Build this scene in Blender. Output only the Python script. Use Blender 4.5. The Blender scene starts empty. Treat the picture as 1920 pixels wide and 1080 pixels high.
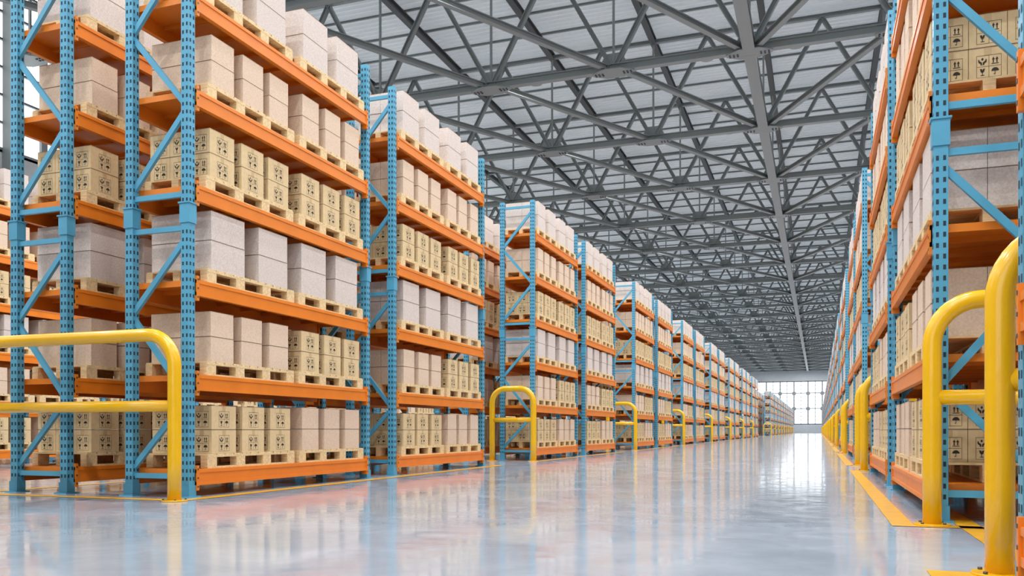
import bpy, math, random
from mathutils import Vector
random.seed(7)
A=8.0
scene=bpy.context.scene
# ------------------------------------------------------------ materials
def new_mat(name,col,rough=0.5,metal=0.0,noise=0.0,nscale=8.0,spec=0.5,stretch=(1,1,1),coat=0.0,detail=2):
    m=bpy.data.materials.new(name); m.use_nodes=True
    nt=m.node_tree; b=nt.nodes['Principled BSDF']
    b.inputs['Roughness'].default_value=rough; b.inputs['Metallic'].default_value=metal
    b.inputs['Specular IOR Level'].default_value=spec
    b.inputs['Coat Weight'].default_value=coat
    b.inputs['Base Color'].default_value=(*col,1)
    if noise>0:
        tc=nt.nodes.new('ShaderNodeTexCoord'); mp=nt.nodes.new('ShaderNodeMapping')
        mp.inputs['Scale'].default_value=stretch
        nt.links.new(tc.outputs['Object'],mp.inputs['Vector'])
        n=nt.nodes.new('ShaderNodeTexNoise'); n.inputs['Scale'].default_value=nscale; n.inputs['Detail'].default_value=detail
        r=nt.nodes.new('ShaderNodeValToRGB')
        r.color_ramp.elements[0].position=0.3; r.color_ramp.elements[1].position=0.7
        r.color_ramp.elements[0].color=(*[c*(1-noise) for c in col],1)
        r.color_ramp.elements[1].color=(*[min(1,c*(1+noise)) for c in col],1)
        nt.links.new(mp.outputs[0],n.inputs['Vector']); nt.links.new(n.outputs['Fac'],r.inputs[0])
        nt.links.new(r.outputs[0],b.inputs['Base Color'])
    return m
M={}
M['blue']=new_mat('blue_painted_steel',(0.080,0.33,0.49),0.36,noise=0.05,nscale=3)
M['orange']=new_mat('orange_painted_steel',(0.74,0.20,0.012),0.36,noise=0.05,nscale=3)
M['hole']=new_mat('slot_hole',(0.012,0.03,0.045),0.8)
M['kraft']=new_mat('kraft_cardboard',(0.66,0.49,0.27),0.75,noise=0.05,nscale=18)
M['plain']=new_mat('beige_cardboard',(0.66,0.495,0.365),0.75,noise=0.10,nscale=45)
M['white']=new_mat('pale_cardboard',(0.61,0.525,0.475),0.75,noise=0.12,nscale=45)
M['tape']=new_mat('packing_tape',(0.54,0.38,0.19),0.4)
M['ink']=new_mat('printed_ink',(0.02,0.015,0.01),0.7)
M['seam']=new_mat('carton_seam',(0.28,0.19,0.12),0.8)
M['wood']=new_mat('pallet_wood',(0.70,0.52,0.28),0.7,noise=0.18,nscale=6,stretch=(1,6,6))
M['yellow']=new_mat('yellow_painted_steel',(0.83,0.45,0.004),0.25,noise=0.03,nscale=3,coat=0.3)
M['line']=new_mat('yellow_floor_paint',(0.74,0.38,0.02),0.3,noise=0.12,nscale=5)
M['truss']=new_mat('grey_truss_paint',(0.225,0.25,0.25),0.45)
M['rafter']=new_mat('dark_roof_beam_paint',(0.075,0.083,0.087),0.5)
M['wall']=new_mat('grey_wall_panel',(0.36,0.38,0.40),0.6,noise=0.04,nscale=1)
M['mullion']=new_mat('window_frame_paint',(0.16,0.175,0.19),0.5,noise=0.04,nscale=2)
M['bolt']=new_mat('bolt_steel',(0.10,0.10,0.10),0.4,0.6)

def roof_mat():
    m=bpy.data.materials.new('corrugated_roof_sheet'); m.use_nodes=True
    nt=m.node_tree; b=nt.nodes['Principled BSDF']; out=nt.nodes['Material Output']
    b.inputs['Roughness'].default_value=0.5
    tc=nt.nodes.new('ShaderNodeTexCoord')
    n=nt.nodes.new('ShaderNodeTexNoise'); n.inputs['Scale'].default_value=0.25
    r=nt.nodes.new('ShaderNodeValToRGB')
    r.color_ramp.elements[0].color=(0.54,0.565,0.58,1); r.color_ramp.elements[1].color=(0.68,0.71,0.725,1)
    nt.links.new(tc.outputs['Object'],n.inputs['Vector']); nt.links.new(n.outputs['Fac'],r.inputs[0])
    nt.links.new(r.outputs[0],b.inputs['Base Color'])
    t=nt.nodes.new('ShaderNodeBsdfTranslucent'); t.inputs[0].default_value=(0.57,0.595,0.62,1)
    mx=nt.nodes.new('ShaderNodeMixShader'); mx.inputs[0].default_value=0.135
    nt.links.new(b.outputs[0],mx.inputs[1]); nt.links.new(t.outputs[0],mx.inputs[2]); nt.links.new(mx.outputs[0],out.inputs[0])
    return m
M['roof']=roof_mat()
def floor_mat():
    m=bpy.data.materials.new('polished_epoxy_floor'); m.use_nodes=True
    nt=m.node_tree; b=nt.nodes['Principled BSDF']
    tc=nt.nodes.new('ShaderNodeTexCoord')
    def noise(s,d,dist=0.0):
        n=nt.nodes.new('ShaderNodeTexNoise'); n.inputs['Scale'].default_value=s; n.inputs['Detail'].default_value=d
        n.inputs['Distortion'].default_value=dist
        nt.links.new(tc.outputs['Object'],n.inputs['Vector']); return n
    n1=noise(0.9,6,0.8); r=nt.nodes.new('ShaderNodeValToRGB')
    r.color_ramp.elements[0].position=0.3; r.color_ramp.elements[1].position=0.72
    r.color_ramp.elements[0].color=(0.32,0.37,0.435,1); r.color_ramp.elements[1].color=(0.44,0.49,0.555,1)
    nt.links.new(n1.outputs['Fac'],r.inputs[0]); nt.links.new(r.outputs[0],b.inputs['Base Color'])
    n2=noise(2.2,6,1.5); mr=nt.nodes.new('ShaderNodeMapRange')
    mr.inputs['From Min'].default_value=0.35; mr.inputs['From Max'].default_value=0.7
    mr.inputs['To Min'].default_value=0.05; mr.inputs['To Max'].default_value=0.17
    nt.links.new(n2.outputs['Fac'],mr.inputs['Value']); nt.links.new(mr.outputs[0],b.inputs['Roughness'])
    n3=noise(3.0,4,0.5); bp=nt.nodes.new('ShaderNodeBump'); bp.inputs['Strength'].default_value=0.10; bp.inputs['Distance'].default_value=0.02
    nt.links.new(n3.outputs['Fac'],bp.inputs['Height']); nt.links.new(bp.outputs[0],b.inputs['Normal'])
    b.inputs['Specular IOR Level'].default_value=0.6
    return m
M['floor']=floor_mat()

# ------------------------------------------------------------ mesh builder
class MB:
    def __init__(s): s.v=[];s.f=[];s.m=[];s.mats=[];s.sm=[]
    def mi(s,k):
        if k not in s.mats: s.mats.append(k)
        return s.mats.index(k)
    def poly(s,pts,k):
        n=len(s.v); s.v+= [tuple(p) for p in pts]; s.f.append(tuple(range(n,n+len(pts)))); s.m.append(s.mi(k)); s.sm.append(False)
    def box(s,x0,y0,z0,x1,y1,z1,k):
        n=len(s.v)
        s.v+=[(x0,y0,z0),(x1,y0,z0),(x1,y1,z0),(x0,y1,z0),(x0,y0,z1),(x1,y0,z1),(x1,y1,z1),(x0,y1,z1)]
        i=s.mi(k)
        for q in ((0,3,2,1),(4,5,6,7),(0,1,5,4),(1,2,6,5),(2,3,7,6),(3,0,4,7)):
            s.f.append(tuple(n+a for a in q)); s.m.append(i); s.sm.append(False)
    def beam(s,p,q,w,h,k):
        p=Vector(p);q=Vector(q);d=(q-p).normalized()
        up=Vector((0,0,1)) if abs(d.z)<0.99 else Vector((0,1,0))
        sd=d.cross(up).normalized(); u=sd.cross(d).normalized()
        n=len(s.v)
        for e in (p,q):
            for a,b in ((-1,-1),(1,-1),(1,1),(-1,1)):
                s.v.append(tuple(e+sd*(a*w/2)+u*(b*h/2)))
        i=s.mi(k)
        for c in ((0,3,2,1),(4,5,6,7),(0,1,5,4),(1,2,6,5),(2,3,7,6),(3,0,4,7)):
            s.f.append(tuple(n+a for a in c)); s.m.append(i); s.sm.append(False)
    def ibeam(s,p,q,w,h,k,t=0.04):
        p=Vector(p);q=Vector(q);d=(q-p).normalized()
        up=Vector((0,0,1)) if abs(d.z)<0.99 else Vector((0,1,0))
        sd=d.cross(up).normalized(); u=sd.cross(d).normalized()
        o=u*(h/2-t/2)
        s.beam(p+o,q+o,w,t,k); s.beam(p-o,q-o,w,t,k); s.beam(p,q,t,h-2*t,k)
    def tube(s,path,r,k,seg=16,side=(0,1,0),caps=True):
        P=[Vector(p) for p in path]; Y=Vector(side); n=len(s.v); i=s.mi(k)
        for a,p in enumerate(P):
            t=((P[min(a+1,len(P)-1)]-P[max(a-1,0)])).normalized(); N=t.cross(Y).normalized()
            for j in range(seg):
                an=2*math.pi*j/seg; s.v.append(tuple(p+N*(r*math.cos(an))+Y*(r*math.sin(an))))
        for a in range(len(P)-1):
            for j in range(seg):
                j2=(j+1)%seg
                s.f.append((n+a*seg+j,n+a*seg+j2,n+(a+1)*seg+j2,n+(a+1)*seg+j)); s.m.append(i); s.sm.append(True)
        if caps:
            s.f.append(tuple(n+j for j in range(seg))[::-1]); s.m.append(i); s.sm.append(False)
            b=n+(len(P)-1)*seg; s.f.append(tuple(b+j for j in range(seg))); s.m.append(i); s.sm.append(False)
    def mesh(s,name):
        me=bpy.data.meshes.new(name); me.from_pydata(s.v,[],s.f)
        for k in s.mats: me.materials.append(M[k])
        me.polygons.foreach_set('material_index',s.m); me.polygons.foreach_set('use_smooth',s.sm)
        me.update(); return me
def place(name,me,loc=(0,0,0),parent=None):
    o=bpy.data.objects.new(name,me); o.location=loc; scene.collection.objects.link(o)
    if parent: o.parent=parent
    return o

# ------------------------------------------------------------ rack
W=1.09; L=0.602*A; GAP=0.135*A; GROUP=2*L+GAP; PER=1.855*A; Y0=1.178*A
LV0=0.376; LV=1.296; TOP=7.8; UX,UY=0.13,0.12
def upright(b,xc,yc):
    x0,x1,y0,y1=xc-UX/2,xc+UX/2,yc-UY/2,yc+UY/2
    b.box(x0,y0,0.012,x1,y1,TOP,'blue')
    b.box(x0-0.05,y0-0.06,0,x1+0.05,y1+0.06,0.014,'blue')
    b.box(x0-0.012,y0-0.012,0.014,x1+0.012,y1+0.012,0.16,'blue')
    b.box(x0-0.015,y0-0.015,3.72,x1+0.015,y1+0.015,3.98,'blue')
    b.box(x0-0.03,y0-0.03,3.98,x1+0.03,y1+0.03,4.0,'blue')
    z=0.25
    while z<TOP-0.08:
        if not 3.68<z<4.02:
            for o in (-0.032,0.032):
                a,c=0.013,0.024
                e=0.002
                b.poly([(xc+o-a,y0-e,z-c),(xc+o+a,y0-e,z-c),(xc+o+a,y0-e,z+c),(xc+o-a,y0-e,z+c)],'hole')
                b.poly([(xc+o+a,y1+e,z-c),(xc+o-a,y1+e,z-c),(xc+o-a,y1+e,z+c),(xc+o+a,y1+e,z+c)],'hole')
                b.poly([(x1+e,yc+o-a,z-c),(x1+e,yc+o+a,z-c),(x1+e,yc+o+a,z+c),(x1+e,yc+o-a,z+c)],'hole')
                b.poly([(x0-e,yc+o+a,z-c),(x0-e,yc+o-a,z-c),(x0-e,yc+o-a,z+c),(x0-e,yc+o+a,z+c)],'hole')
        z+=0.108
def build_rack(mir):
    b=MB()
    F=UX/2; B=W-UX/2
    if mir: F,B=B,F
    for yc in (0,L,L+GAP,GROUP):
        upright(b,F,yc); upright(b,B,yc)
        zs=[(B,0.35),(F,1.35),(B,2.5),(F,3.55)]
        for i in range(3): b.beam((zs[i][0],yc,zs[i][1]),(zs[i+1][0],yc,zs[i+1][1]),0.05,0.075,'blue')
        zs=[(B,4.2),(F,5.3),(B,6.4),(F,7.5)]
        for i in range(3): b.beam((zs[i][0],yc,zs[i][1]),(zs[i+1][0],yc,zs[i+1][1]),0.05,0.075,'blue')
        for z in (0.28,3.66,4.12,7.62): b.beam((B,yc,z),(F,yc,z),0.05,0.07,'blue')
    for ys in (0,L+GAP):
        y0=ys+UY/2; y1=ys+L-UY/2
        for k in range(6):
            z=LV0+k*LV
            for x0,x1,sgn in ((-0.012,0.05,-1),(W-0.05,W+0.012,1)):
                b.box(x0,y0,z-0.22,x1,y1,z,'orange')
                xo=x0 if sgn<0 else x1
                b.box(min(xo,xo+sgn*0.012),y0,z-0.22,max(xo,xo+sgn*0.012),y1,z-0.17,'orange')
                b.box(min(xo,xo+sgn*0.012),y0,z-0.05,max(xo,xo+sgn*0.012),y1,z-0.002,'orange')
                xm0,xm1=(x0-0.02,x0+0.09) if sgn<0 else (x1-0.09,x1+0.02)
                b.box(xm0,y0,z-0.29,xm1,y0+0.05,z+0.05,'orange')
                b.box(xm0,y1-0.05,z-0.29,xm1,y1,z+0.05,'orange')
                for yy in (y0+0.025,y1-0.025):
                    for zz in (z-0.24,z-0.12,z):
                        xb=xm0-0.004 if sgn<0 else xm1+0.004
                        b.box(min(xb,xb-sgn*0.004),yy-0.012,zz-0.012,max(xb,xb-sgn*0.004),yy+0.012,zz+0.012,'bolt')
            n=8; st=(y1-y0)/n
            for i in range(n):
                ya=y0+i*st+0.006; yb=y0+(i+1)*st-0.006
                b.box(0.05,ya,z-0.03,W-0.05,yb,z-0.004,'orange')
                b.box(0.05,ya,z-0.085,W-0.05,ya+0.02,z-0.03,'orange')
                b.box(0.05,yb-0.02,z-0.085,W-0.05,yb,z-0.03,'orange')
    return b.mesh('pallet_rack')
rackR=build_rack(False); rackL=build_rack(True)

# ------------------------------------------------------------ cartons
def circ(cx,cy,r,a0,a1,n): return [(cx+r*math.cos(a0+(a1-a0)*i/n),cy+r*math.sin(a0+(a1-a0)*i/n)) for i in range(n+1)]
def R(x0,y0,x1,y1): return [(x0,y0),(x1,y0),(x1,y1),(x0,y1)]
I_ARROW=[R(.12,.08,.88,.16),R(.25,.22,.37,.62),[(.15,.6),(.47,.6),(.31,.9)],R(.63,.22,.75,.62),[(.53,.6),(.85,.6),(.69,.9)]]
I_GLASS=[[(.22,.9),(.32,.55),(.45,.42),(.55,.42),(.68,.55),(.78,.9),(.58,.9),(.5,.7),(.46,.9)],R(.46,.16,.54,.44),R(.3,.08,.7,.16)]
I_UMB=[circ(.5,.52,.4,0,math.pi,10),R(.47,.18,.53,.55),R(.36,.12,.53,.18),R(.36,.12,.41,.26)]
I_HAND=[[(.5,.94),(.5,.56),(.36,.75)],[(.5,.94),(.64,.75),(.5,.56)],[(.06,.72),(.06,.42),(.3,.2),(.3,.06),(.46,.06),(.46,.36),(.2,.56),(.16,.74)],
        [(.94,.72),(.84,.74),(.8,.56),(.54,.36),(.54,.06),(.7,.06),(.7,.2),(.94,.42)]]
def icon_block(b,o,u,v,nrm,size):
    o=Vector(o)+Vector(nrm)*0.003; u=Vector(u)*size; v=Vector(v)*size
    def put(poly,cx,cy,sc):
        b.poly([o+u*(cx+p[0]*sc)+v*(cy+p[1]*sc) for p in poly],'ink')
    for ic,cx,cy in ((I_HAND,.05,.55),(I_ARROW,.56,.55),(I_GLASS,.05,.06),(I_UMB,.56,.06)):
        for p in ic: put(p,cx,cy,.38)
    t=.014
    for p in (R(0,0,1,t),R(0,1-t,1,1),R(0,0,t,1),R(1-t,0,1,1),R(.5-t/2,0,.5+t/2,1),R(0,.5-t/2,1,.5+t/2)): put(p,0,0,1)
PL=2.10; PD=1.07
def pallet(b,ox,oy,oz):
    h0=0.024; hb=0.13
    for i in range(3):
        x=ox+[0,PD/2-0.06,PD-0.12][i]
        b.box(x,oy,oz,x+0.12,oy+PL,oz+h0,'wood')
        b.box(x,oy,oz+h0+hb,x+0.12,oy+PL,oz+2*h0+hb,'wood')
        for j in range(4):
            y=oy+j*(PL-0.2)/3
            b.box(x+0.002,y,oz+h0,x+0.118,y+0.2,oz+h0+hb,'wood')
    n=11; w=PL/n
    for j in range(n):
        b.box(ox,oy+j*w+0.012,oz+2*h0+hb,ox+PD,oy+(j+1)*w-0.012,oz+3*h0+hb,'wood')
    return oz+3*h0+hb
def load(b,kind,ox,oy,oz,rng):
    z=pallet(b,ox,oy,oz)
    if kind=='printed': ny,nx,h,mat,pitch,bl=3,3,0.342,'kraft',0.675,0.53
    elif kind=='plain3': ny,nx,h,mat,pitch,bl=3,2,0.355,'plain',0.675,0.49
    else: ny,nx,h,mat,pitch,bl=2,2,0.415,'white',1.06,0.74
    start=0.10
    dx=(PD-0.02)/nx
    for j in range(ny):
        jy=rng.uniform(-.015,.015); jx=rng.uniform(-.012,.012)
        for r in range(2):
            jy2=rng.uniform(-.004,.004)
            for i in range(nx):
                x0=ox+0.01+i*dx+0.003+jx; x1=ox+0.01+(i+1)*dx-0.003+jx
                y0=oy+start+j*pitch+jy+jy2; y1=y0+bl
                z0=z+r*h+0.002; z1=z+(r+1)*h-0.003
                b.box(x0,y0,z0,x1,y1,z1,mat)
                ym=(y0+y1)/2; xm=(x0+x1)/2; e=0.0015
                faces=[('y',y0,-1),('y',y1,1)]
                if i==0: faces.append(('x',x0,-1))
                if i==nx-1: faces.append(('x',x1,1))
                for ax,c,sg in faces:
                    if ax=='x':
                        w=y1-y0; u=(0,1,0) if sg>0 else (0,-1,0); o0=(c,y0 if sg>0 else y1,z0); n=(sg,0,0)
                    else:
                        w=x1-x0; u=(1,0,0) if sg<0 else (-1,0,0); o0=(x0 if sg<0 else x1,c,z0); n=(0,sg,0)
                    o0=Vector(o0); U=Vector(u); V=Vector((0,0,1)); N=Vector(n)
                    def q(a0,b0,a1,b1,k,off=e):
                        b.poly([o0+U*a0+V*b0+N*off,o0+U*a1+V*b0+N*off,o0+U*a1+V*b1+N*off,o0+U*a0+V*b1+N*off],k)
                    hh=z1-z0
                    if kind=='printed':
                        q(w/2-.035,hh-.08,w/2+.035,hh,'tape')
                        q(0,hh*.982,w,hh,'seam',e*1.4)
                        sz=0.225
                        if ax=='x': icon_block(b,o0+U*(w/2-sz/2)+V*0.03,U,V,N,sz)
                        else: icon_block(b,o0+U*(w-0.05-sz)+V*0.03,U,V,N,sz)
                    else:
                        q(0,hh*.982,w,hh,'seam')
                b.poly([(xm-.035,y0,z1+e),(xm+.035,y0,z1+e),(xm+.035,y1,z1+e),(xm-.035,y1,z1+e)],'tape' if kind=='printed' else mat)
PATTERN=[('printed','plain3'),('plain3','printed'),('white','white'),('printed','printed'),('plain3','plain3'),('white','white')]
OX=(W-PD)/2
SLOTS=[(bi,s) for bi in (0,1) for s in (0,1)]
def slot_y(bi,s): return bi*(L+GAP)+0.30+s*(PL+0.16)
def group_loads(seed):
    rng=random.Random(seed); b=MB()
    for bi,s in SLOTS:
        for k in range(6): load(b,PATTERN[k][s],OX,slot_y(bi,s),LV0+k*LV,rng)
    return b.mesh('palletized_cartons')
farload=[group_loads(i) for i in (1,2)]
single={}
for kind in ('printed','plain3','white'):
    single[kind]=[]
    for v in range(3):
        b=MB(); load(b,kind,0,0,0,random.Random(v+10)); single[kind].append(b.mesh('pallet_'+kind))
NM={'printed':'pallet_of_printed_cartons','plain3':'pallet_of_beige_cartons','white':'pallet_of_pale_cartons'}

def rack_group(x,y,me,detail,idx):
    place('pallet_rack',me,(x,y,0))
    if detail:
        for bi,s in SLOTS:
            for k in range(6):
                kd=PATTERN[k][s]
                place(NM[kd],random.choice(single[kd]),(x+OX,y+slot_y(bi,s)+random.uniform(-.03,.03),LV0+k*LV))
    else:
        place('palletized_cartons',farload[idx%2],(x,y,0))
NG=20
XL_rows=[-1.0,-1.269,-2.545,-2.814,-4.09,-4.36]
XR_rows=[0.134,0.403,1.68,1.95]
for ri,xr in enumerate(XL_rows):
    for g in range(-1,NG):
        if g in (8,9): continue
        if ri>=2 and g>9: continue
        rack_group(xr*A-W,Y0+g*PER,rackL,ri==0 and g in (0,1),g)
for ri,xr in enumerate(XR_rows):
    for g in range(-1,NG):
        if ri>=2 and g>6: continue
        yy=Y0+g*PER+(0.026*A if g==-1 else 0)
        rack_group(xr*A,yy,rackR,ri==0 and g in (-1,0),g)

# ------------------------------------------------------------ guards
def guard_mesh(width,H=2.14,r=0.085,cr=0.42,mid=1.22):
    b=MB(); path=[(0,0,0.0),(0,0,0.5),(0,0,H-cr-0.3)]
    for i in range(0,11):
        a=math.pi-(math.pi/2)*i/10; path.append((cr+cr*math.cos(a),0,H-cr+cr*math.sin(a)))
    for i in range(0,11):
        a=math.pi/2-(math.pi/2)*i/10; path.append((width-cr+cr*math.cos(a),0,H-cr+cr*math.sin(a)))
    path+=[(width,0,H-cr-0.3),(width,0,0.5),(width,0,0)]
    b.tube(path,r,'yellow',24)
    b.tube([(0,0,mid),(width/2,0,mid),(width,0,mid)],r*0.85,'yellow',20)
    for x in (0,width):
        b.tube([(x,0,0),(x,0,0.02)],r*1.9,'yellow',24)
        for a in range(4):
            an=a*math.pi/2+math.pi/4
            cx=x+0.135*math.cos(an); cy=0.135*math.sin(an)
            b.tube([(cx,cy,0.02),(cx,cy,0.035)],0.014,'bolt',6)
    return b.mesh('safety_guard_rail')
gw=guard_mesh(0.44*A); gn=guard_mesh(0.162*A)
place('safety_guard_rail',gw,(-0.968*A-0.44*A,1.10*A,0))
place('safety_guard_rail',gw,(0.1275*A,1.128*A,0))
place('safety_guard_rail',gw,(0.133*A,0.755*A,0))
for g in range(1,NG):
    if g in(8,9): continue
    place('safety_guard_rail',gn,(-0.985*A-0.162*A,Y0+g*PER-0.06*A,0))
for g in range(1,NG):
    place('safety_guard_rail',gn,(0.12*A,Y0+g*PER-0.06*A,0))
    place('safety_guard_rail',gn,(0.12*A,Y0+g*PER-PER+GROUP+0.06*A,0))

# ------------------------------------------------------------ room
XW0,XW1=-5.25*A,4.385*A; YB,YF=-3.0*A,39.2*A
ZC=2.65*A; ZR=3.49*A; ZTOP=ZR+0.5
b=MB(); b.box(XW0-1,YB-1,-0.2,XW1+1,YF+1,0,'floor'); place('floor',b.mesh('floor'))
b=MB(); lw=0.2; z=0.004
def strip(x0,y0,x1,y1): b.poly([(x0,y0,z),(x1,y0,z),(x1,y1,z),(x0,y1,z)],'line')
def loop(x0,x1,y0,y1):
    strip(x0,y0,x0+lw,y1); strip(x1-lw,y0,x1,y1); strip(x0+lw,y0,x1-lw,y0+lw); strip(x0+lw,y1-lw,x1-lw,y1)
mg=0.075*A
for g in range(-1,NG):
    if g not in (8,9): loop(-1.45*A,-0.955*A,Y0+g*PER-mg,Y0+g*PER+GROUP+mg)
    dy=0.026*A if g==-1 else 0
    loop(0.082*A,0.585*A,Y0+g*PER-mg,Y0+g*PER+GROUP+mg+dy)
strip(0.155*A,0.80*A,0.18*A,1.35*A)
place('floor_marking_lines',b.mesh('floor_marking_lines'))
def window_wall_y(y,s,wn,nm):
    b=MB(); zb,zt=0.39*A,2.24*A
    b.box(XW0-0.4,y,0,XW1+0.4,y+s*0.4,zb,'wall'); b.box(XW0-0.4,y,zt,XW1+0.4,y+s*0.4,ZTOP+0.4,'wall')
    place(nm,b.mesh(nm))
    w=MB(); x=-0.433*A-8*0.58*A
    while x<=XW1:
        w.box(x-0.22,y-s*0.05,zb,x+0.22,y+s*0.2,zt,'mullion')
        xm=x+0.29*A
        if xm<XW1: w.box(xm-0.10,y,zb,xm+0.10,y+s*0.12,zt,'mullion')
        for zz in (zb+(zt-zb)*0.36,zb+(zt-zb)*0.72):
            w.tube([(x,y-s*0.1,zz),(x,y-s*0.06,zz)],0.75,'mullion',8,side=(1,0,0))
        x+=0.58*A
    for i in range(0,12):
        zz=zb+(zt-zb)*i/11
        t=0.16 if i in (0,4,8,11) else 0.07
        w.box(XW0,y,zz-t,XW1,y+s*0.12,zz+t,'mullion')
    place(wn,w.mesh(wn))
window_wall_y(YF,1,'window_1','wall_far'); window_wall_y(YB,-1,'window_2','wall_near')
def window_wall_x(x,s,wn,nm):
    b=MB(); zb,zt=2.03*A,3.36*A
    b.box(x,YB,0,x+s*0.4,YF,zb,'wall'); b.box(x,YB,zt,x+s*0.4,YF,ZTOP+0.4,'wall')
    place(nm,b.mesh(nm))
    w=MB(); y=YB; i=0
    while y<=YF:
        t=0.2 if i%4==0 else 0.07
        w.box(x,y-t,zb,x+s*0.2,y+t,zt,'mullion'); y+=1.53*A/8; i+=1
    for i in range(8):
        zz=zb+(zt-zb)*i/7; t=0.14 if i in(0,7) else 0.06
        w.box(x,YB,zz-t,x+s*0.15,YF,zz+t,'mullion')
    for j in range(-5,22):
        yy=(5.87+1.53*j)*A; w.box(x-s*0.7,yy-0.25,0,x-s*0.02,yy+0.25,ZR,'truss')
    place(wn,w.mesh(wn))
window_wall_x(XW0,-1,'window_3','wall_left'); window_wall_x(XW1,1,'window_4','wall_right')
# corrugated roof
b=MB(); y=YB; p=0.52; zr=ZR+0.42
i=b.mi('roof'); prof=[(0,0),(0.19,0),(0.25,0.20),(0.46,0.20)]
while y<YF:
    for (dy,dz) in prof:
        b.v.append((XW0-0.4,y+dy,zr+dz)); b.v.append((XW1+0.4,y+dy,zr+dz))
    y+=p
for q in range(len(b.v)//2-1):
    b.f.append((2*q,2*q+2,2*q+3,2*q+1)); b.m.append(i); b.sm.append(False)
place('ceiling',b.mesh('ceiling'))
# trusses
XC=-0.433*A; SP=0.92*A; NK=5; TS=1.53*A
b=MB()
b.ibeam((XW0,0,ZC),(XW1,0,ZC),0.40,0.42,'truss')
b.ibeam((XW0,0,ZR),(XW1,0,ZR),0.26,0.26,'truss')
for k in range(-NK,NK+1):
    x=XC+k*SP
    b.beam((x,0,ZC),(x,0,ZR),0.12,0.12,'truss')
    for sg in (-1,1):
        xu=x+sg*SP/2
        if XW0<xu<XW1: b.ibeam((x+sg*0.15,0,ZC+0.15),(xu,0,ZR-0.1),0.28,0.26,'truss')
    zz=ZC-0.225
    pts=[(-1.2,0.12),(-0.5,0.62),(0.5,0.62),(1.2,0.12),(1.2,-0.12),(0.5,-0.62),(-0.5,-0.62),(-1.2,-0.12)]
    b.poly([(x+a,c,zz-0.05) for a,c in pts],'truss')
    b.poly([(x+a,c,zz) for a,c in reversed(pts)],'truss')
    for q in range(8):
        a,c=pts[q]; a2,c2=pts[(q+1)%8]
        b.poly([(x+a,c,zz-0.05),(x+a2,c2,zz-0.05),(x+a2,c2,zz),(x+a,c,zz)],'truss')
    for a in (-1.0,-0.8,-0.6,0.6,0.8,1.0):
        for c in (-0.1,0.1):
            b.box(x+a-0.045,c-0.045,zz-0.10,x+a+0.045,c+0.045,zz-0.05,'bolt')
    b.poly([(x-0.8,-0.03,ZC+0.2),(x+0.8,-0.03,ZC+0.2),(x+0.45,-0.03,ZC+0.85),(x-0.45,-0.03,ZC+0.85)],'truss')
truss=b.mesh('roof_truss')
b=MB()
b.ibeam((XC,0.2,ZC+0.02),(XC,TS-0.2,ZC+0.02),0.62,0.6,'truss',0.06)
for k in range(-NK,NK+1):
    x=XC+k*SP
    if k<0: b.ibeam((x+0.4,0.25,ZC),(x+SP-0.4,TS-0.25,ZC),0.30,0.30,'truss')
    if k>0: b.ibeam((x-0.4,0.25,ZC),(x-SP+0.4,TS-0.25,ZC),0.30,0.30,'truss')
    b.ibeam((x,0,ZR+0.05),(x,TS,ZR+0.05),0.38,0.46,'rafter',0.06)
for i in range(1,4):
    y=TS*i/4; b.ibeam((XW0,y,ZR+0.33),(XW1,y,ZR+0.33),0.10,0.14,'truss',0.02)
brace=b.mesh('roof_bracing')
for j in range(-5,22):
    y=(5.87+1.53*j)*A
    place('roof_truss',truss,(0,y,0))
    if j<21: place('roof_bracing',brace,(0,y,0))
# added fill lamps, tucked behind the truss chords out of camera view
lb=MB(); lb.tube([(0,0,0.0),(0,0,0.05),(0,0,0.22)],0.36,'truss',20); lb.beam((0,0,0.2),(0,-0.35,0.2),0.08,0.06,'truss')
fill_lamp_me=lb.mesh('added_fill_lamp')
ld=bpy.data.lights.new('added_fill_light','AREA'); ld.shape='DISK'; ld.size=0.62; ld.energy=930; ld.color=(0.96,0.98,1.0)
for j in range(-5,22):
    y=(5.87+1.53*j)*A+0.62
    for xk in (-3.4,-1.95,-0.72,-0.14,1.1,2.7):
        if abs(xk)>2 and j>5: continue
        o=place('added_fill_lamp',fill_lamp_me,(xk*A,y,ZC+0.02))
        l=bpy.data.objects.new('fill_light',ld); scene.collection.objects.link(l); l.parent=o; l.location=(0,0,-0.02)
# ------------------------------------------------------------ world
w=bpy.data.worlds.new('sky'); scene.world=w; w.use_nodes=True
bg=w.node_tree.nodes['Background']; bg.inputs[0].default_value=(0.93,0.97,1.0,1); bg.inputs[1].default_value=3.0
cam=bpy.data.cameras.new('camera'); co=bpy.data.objects.new('camera',cam); scene.collection.objects.link(co)
co.location=(0,0,0.1133*A); co.rotation_euler=(math.pi/2,0,math.atan(575/1600))
cam.sensor_width=36; cam.lens=30.0; cam.shift_y=267/1920; cam.clip_end=1000; cam.clip_start=0.05
scene.camera=co
scene.view_settings.view_transform='Standard'
